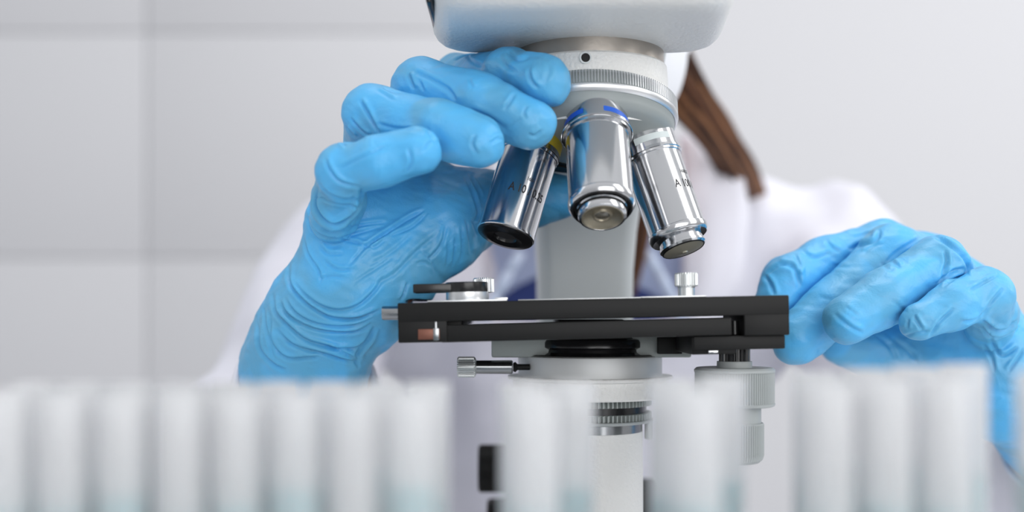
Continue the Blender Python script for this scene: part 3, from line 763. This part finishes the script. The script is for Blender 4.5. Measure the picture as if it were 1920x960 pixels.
        for a, b in zip(rows[:-1], rows[1:]):
            for k in range(n): bm.faces.new((a[k], a[(k+1) % n], b[(k+1) % n], b[k])).material_index = tone
        bm.faces.new(rows[0][::-1]); bm.faces.new(rows[-1])
    tail = [W(1195, -60, 650), W(1232, 70, 655), W(1282, 170, 668), W(1336, 246, 700), W(1386, 322, 745), W(1425, 400, 800)]
    for i in range(110):
        a = rs.uniform(0, 6.28); q = math.sqrt(rs.random()); sp = [9, 12, 11.5, 10.5, 10, 8]
        u = rs.uniform(-2, 2)
        strand([p+np.array([math.cos(a)*q*s_, math.sin(a)*q*s_*.8, math.sin(a*1.3)*q*s_*.5])+rs.uniform(-1.5, 1.5) for p, s_ in zip(tail, sp)], 2.6, 1.2)
    tail2 = [W(1165, 120, 640), W(1195, 260, 668), W(1198, 400, 690), W(1192, 480, 698), W(1180, 560, 703)]
    for i in range(34):
        a = rs.uniform(0, 6.28); q = math.sqrt(rs.random())
        strand([p+np.array([math.cos(a)*q*s_, math.sin(a)*q*5, 0]) for p, s_ in zip(tail2, (12, 9, 8, 6, 3))], 2.2, .9)
    for i in range(170):
        az = math.pi*(i/169*1.5-.25); e0 = rs.uniform(.95, 1.0)
        pts = []
        for k in range(5):
            el = math.radians(85-k*27)
            pts.append((34.6+math.cos(az)*math.cos(el)*79*e0, 592+math.sin(az)*math.cos(el)*96*e0, 388+math.sin(el)*92*e0))
        strand(pts, 5, 4, 6)
    h = link_bm('hair', bm, M['hair'], body, sharp=None); h.data.materials.append(M['hair_dark']); h.data.materials.append(M['hair_light']); h['label'] = 'long brown hair'
    return body

k1, k3, k4, k2 = (540, 140, .3125), (440, 420, .2916), (640, 300, 1/3), (720, 80, .25)
FOLDS_R = [
 f_(*k3, [(350,250),(355,380),(430,480),(520,550),(620,600),(760,610),(860,585),(940,550)], 1.0, 5),
 f_(*k3, [(370,360),(450,455),(560,530),(680,555),(800,520),(900,430),(960,340)], .75, 5),
 f_(*k3, [(245,440),(262,560),(330,640),(450,740),(600,790),(750,800),(850,760)], .85, 5),
 f_(*k3, [(290,500),(340,580),(450,650),(600,690),(780,690),(880,640)], .8, 4.5),
 f_(*k3, [(320,470),(380,560),(470,620),(600,655),(760,650),(900,600)], .6, 4),
 f_(*k3, [(225,600),(240,760),(330,860),(480,860),(560,850)], .7, 5),
 f_(*k3, [(150,640),(165,800),(250,900),(330,940)], .7, 5),
 f_(*k3, [(270,680),(380,780),(560,830),(700,870),(800,890)], .8, 5),
 f_(*k3, [(500,750),(640,800),(760,860),(800,930)], .6, 4.5),
 f_(*k3, [(900,660),(860,740),(790,830),(800,890)], .9, 6),
 f_(*k3, [(190,540),(200,640),(225,760),(260,860)], .5, 4),
 f_(*k3, [(440,70),(470,190),(540,300),(560,380)], .45, 4),
 f_(*k3, [(640,85),(720,105),(830,130)], .5, 4), f_(*k3, [(540,130),(600,190),(700,190)], .5, 5),
 f_(*k3, [(570,230),(660,290),(770,290)], .45, 4), f_(*k3, [(540,360),(620,335),(720,350)], .4, 5),
 f_(*k3, [(1020,30),(900,110),(820,170),(720,290)], .5, 4), f_(*k3, [(1020,210),(900,290),(760,380)], .35, 5),
 f_(*k1, [(178,660),(178,770),(215,845),(280,885),(370,840),(425,765),(442,680)], 1.7, 5),
 f_(*k1, [(125,750),(150,850),(225,925),(300,935),(380,890)], 1.0, 5),
 f_(*k1, [(110,830),(160,930),(260,975),(380,960),(600,900)], .6, 5),
 f_(*k1, [(185,650),(240,710),(330,745),(430,735)], .45, 4), f_(*k1, [(182,720),(260,765),(370,778),(425,760)], .4, 3.5),
 f_(*k1, [(225,500),(250,570),(310,640),(430,675)], .6, 5), f_(*k1, [(300,570),(430,505),(610,420)], .3, 5),
 f_(*k1, [(430,150),(480,230),(545,350)], .8, 5), f_(*k1, [(375,260),(445,335),(490,365)], .7, 4), f_(*k1, [(345,310),(400,375)], .5, 4),
 f_(*k1, [(530,90),(640,155)], .3, 4), f_(*k1, [(570,80),(680,115)], .3, 4), f_(*k1, [(530,290),(640,320),(800,330)], .35, 5),
 f_(*k1, [(810,460),(835,420),(870,400)], .4, 4), f_(*k1, [(710,590),(740,520),(720,440)], .4, 5), f_(*k1, [(350,430),(320,400),(335,330)], .5, 4),
 f_(*k4, [(0,385),(140,365),(260,350)], .5, 4.5), f_(*k4, [(90,510),(270,400),(380,330),(480,280)], .6, 5),
 f_(*k4, [(270,430),(400,375),(490,290)], .5, 4), f_(*k4, [(480,570),(560,480),(590,370)], .5, 4.5), f_(*k4, [(590,600),(600,520),(595,460)], .35, 3.5),
 f_(*k4, [(625,600),(635,520),(640,430)], .4, 3.5), f_(*k4, [(670,580),(680,480),(672,380)], .4, 3.5), f_(*k4, [(730,530),(720,440),(700,330)], .4, 4),
 f_(*k4, [(335,790),(355,740),(370,690)], .7, 4), f_(*k4, [(420,580),(470,575),(500,600)], .4, 4), f_(*k4, [(540,650),(500,560),(440,500)], .3, 5),
 f_(*k4, [(690,80),(745,200),(770,300),(740,350)], .6, 4), f_(*k4, [(720,90),(790,210)], .5, 4), f_(*k4, [(740,340),(770,430)], .6, 4),
 f_(*k4, [(180,700),(300,640),(420,520),(560,400)], .4, 7), f_(*k4, [(150,600),(280,520),(400,420)], .3, 6), f_(*k4, [(60,460),(180,490),(250,440)], .4, 4),
 f_(*k2, [(180,225),(205,290),(225,345)], .7, 5), f_(*k2, [(200,205),(330,265),(480,350),(540,440)], .5, 6), f_(*k2, [(270,290),(300,360)], .4, 4),
 f_(*k2, [(640,270),(665,340)], .3, 4), f_(*k2, [(900,500),(940,450),(985,375)], .5, 5), f_(*k2, [(1075,470),(1050,530),(1070,570)], .4, 4),
 f_(*k2, [(1080,680),(1130,700),(1190,650)], .4, 5), f_(*k2, [(640,500),(780,560),(930,660)], .3, 7),
 f_(*k2, [(920,60),(990,130),(1090,115)], .6, 5), f_(*k2, [(1085,190),(1105,280),(1160,345)], .7, 5), f_(*k2, [(1235,160),(1240,220),(1200,310)], .3, 6),
 f_(*k2, [(620,85),(660,140),(760,190)], .4, 5), f_(*k2, [(860,100),(920,180),(1000,220)], .4, 6), f_(*k2, [(930,640),(1040,560)], .2, 6),
 f_(*k2, [(690,690),(665,760),(700,840)], .5, 5), f_(*k2, [(800,760),(850,720),(880,730)], .4, 5), f_(*k2, [(320,640),(360,720),(410,760)], .3, 5),
]
k5, k6 = (1400, 400, .3125), (1640, 400, .3125)
FOLDS_L = [
 f_(*k5, [(105,370),(145,430),(165,490)], .9, 6), f_(*k5, [(190,305),(280,325),(320,440)], 1.0, 6), f_(*k5, [(285,240),(315,320),(300,350)], .7, 5),
 f_(*k5, [(335,235),(410,265),(500,235)], .6, 5), f_(*k5, [(470,160),(520,210),(560,230)], .6, 5), f_(*k5, [(250,290),(180,320),(110,380)], .5, 5),
 f_(*k5, [(500,300),(560,320),(620,320)], .3, 5), f_(*k5, [(610,215),(690,190),(775,165),(800,95)], .9, 6), f_(*k5, [(700,240),(760,200),(830,180)], .4, 5),
 f_(*k5, [(520,600),(620,680),(700,720)], .6, 6), f_(*k5, [(800,290),(850,335),(880,340)], .4, 5), f_(*k5, [(590,560),(680,620)], .3, 5), f_(*k5, [(430,500),(520,520)], .2, 6),
 f_(*k5, [(580,120),(650,140),(760,110)], .4, 5),
 f_(*k6, [(420,220),(430,300),(390,400)], .8, 5), f_(*k6, [(350,130),(430,180),(520,250),(560,320),(550,365)], .9, 5), f_(*k6, [(375,425),(450,355),(540,330)], .8, 5),
 f_(*k6, [(410,440),(480,390),(540,370)], .6, 4), f_(*k6, [(235,610),(262,660),(290,700)], .7, 4.5), f_(*k6, [(205,635),(198,690)], .5, 4), f_(*k6, [(170,740),(260,715),(330,705)], .4, 4.5),
 f_(*k6, [(325,745),(390,650),(475,570)], .7, 5), f_(*k6, [(560,470),(650,420),(740,375)], .5, 5), f_(*k6, [(640,640),(720,690),(790,692),(850,635)], 1.5, 5),
 f_(*k6, [(640,670),(700,735),(790,722),(865,680)], .9, 5), f_(*k6, [(640,620),(700,530),(770,450)], .7, 5), f_(*k6, [(690,740),(760,850),(860,800)], .9, 5),
 f_(*k6, [(105,290),(155,325)], .4, 4.5), f_(*k6, [(800,950),(860,870),(895,810)], .7, 5), f_(*k6, [(520,650),(600,640),(640,610)], .7, 5),
 f_(*k6, [(60,300),(150,220),(290,140)], .3, 6), f_(*k6, [(650,780),(700,860),(720,950)], .6, 5), f_(*k6, [(830,560),(820,640),(780,680)], .5, 5),
 f_(*k6, [(90,740),(200,820),(260,900)], .4, 6), f_(*k6, [(0,720),(90,800),(140,900)], .4, 6), f_(*k6, [(100,520),(200,600)], .2, 6),
]
build_person()

# ------------------------------------------------------------------ test tubes in a rack
rack = thing('tube_rack', 'white plastic rack holding the row of clear test tubes in front of the microscope', 'rack', (20, 210, 0))
def rack_geo():
    ys = (178, 187.6, 204.4, 216.2, 233.8, 245)
    bm = bmesh.new()
    for a, b in ((178, 189.6), (202.4, 218.2), (231.8, 245)):
        add_box(bm, -152, 158, a, b, 96, 100, bev=.6)
        add_box(bm, -152, 158, a, b, 60, 63, bev=.6)
    link_bm('shelf', bm, M['rack'], rack)
    box('base_plate', (-156, 162, 172, 250, 0.1, 5.9), M['rack'], rack, bev=1)
    box('side_panel', (-156, -152, 174, 249, 5, 101), M['rack'], rack, bev=.8); box('side_panel', (158, 162, 174, 249, 5, 101), M['rack'], rack, bev=.8)
rack_geo()
TL = 130.2
def make_tube():
    r = 4.62; t_ = thing('test_tube', 'x', 'test tube', (0, 0, 6))
    prof = []
    for k in range(7):
        a = math.pi/2*k/6; prof.append((r*math.sin(a), r-r*math.cos(a)))
    prof += [(r, TL-2.2), (r+.04, TL-1.6), (r+.06, TL-.5), (r, TL), (r-.55, TL-.1), (r-.7, TL-1.6), (r-.75, TL-3)]
    ri = r-.75
    for k in range(6, -1, -1):
        a = math.pi/2*k/6; prof.append((ri*math.sin(a), r-ri*math.cos(a)))
    prof[0] = (0, prof[0][1]); prof[-1] = (0, prof[-1][1])
    lathe('glass', prof, (0, 0, 6), M['tube'], t_, n=40, sharp=None)
    rl = ri-.02; pl = [(0, r-rl)]
    for k in range(1, 7):
        a = math.pi/2*k/6; pl.append((rl*math.sin(a), r-rl*math.cos(a)))
    pl += [(rl, 111.2), (0, 110.9)]
    lathe('liquid', pl, (0, 0, 6), M['liquid'], t_, n=32, sharp=.5)
    return t_
proto = make_tube(); used = [False]
ORD = 'first second third fourth fifth sixth seventh eighth ninth tenth eleventh twelfth thirteenth fourteenth'.split()
def put_tube(x, y, label, lz):
    if not used[0]: o = proto; used[0] = True
    else:
        o = proto.copy(); C.objects.link(o)
        for ch in proto.children:
            c = ch.copy(); C.objects.link(c); c.parent = o
    o.location = (x*MM, y*MM, (6+max(0, (x-20)*.052))*MM); o['label'] = label; o['group'] = 'test tubes in the blurred front rack'
    o.rotation_euler = (0, 0, random.uniform(0, 6))
    for c in o.children:
        if c.name.startswith('liquid'): c.scale = (1, 1, lz)
rows = {'back': (225, [[62, 155, 247, 338, 431, 523, 616, 708, 802], [978, 1072], [1262, 1354], [1530, 1622, 1714, 1806]]),
        'front': (196, [[12, 122, 230, 338, 446, 554, 662, 770], [1000], [1305], [1552, 1660, 1770, 1958]])}
WHERE = [('left of the microscope', 'from the picture edge'), ('in front of the condenser', 'from the left'), ('in front of the stage knob', 'from the left'), ('below the right glove', 'from the stage knob')]
for rn, (d, groups) in rows.items():
    for gi, g in enumerate(groups):
        for i, px in enumerate(g):
            one = len(g) == 1
            lab = f'blurred test tube, {rn} row, ' + (f'alone {WHERE[gi][0]}' if one else f'{ORD[i]} {WHERE[gi][1]}, {WHERE[gi][0]}')
            put_tube((px+random.uniform(-2, 2)-HX)/FPX*d, d, lab, random.uniform(.95, 1.02))
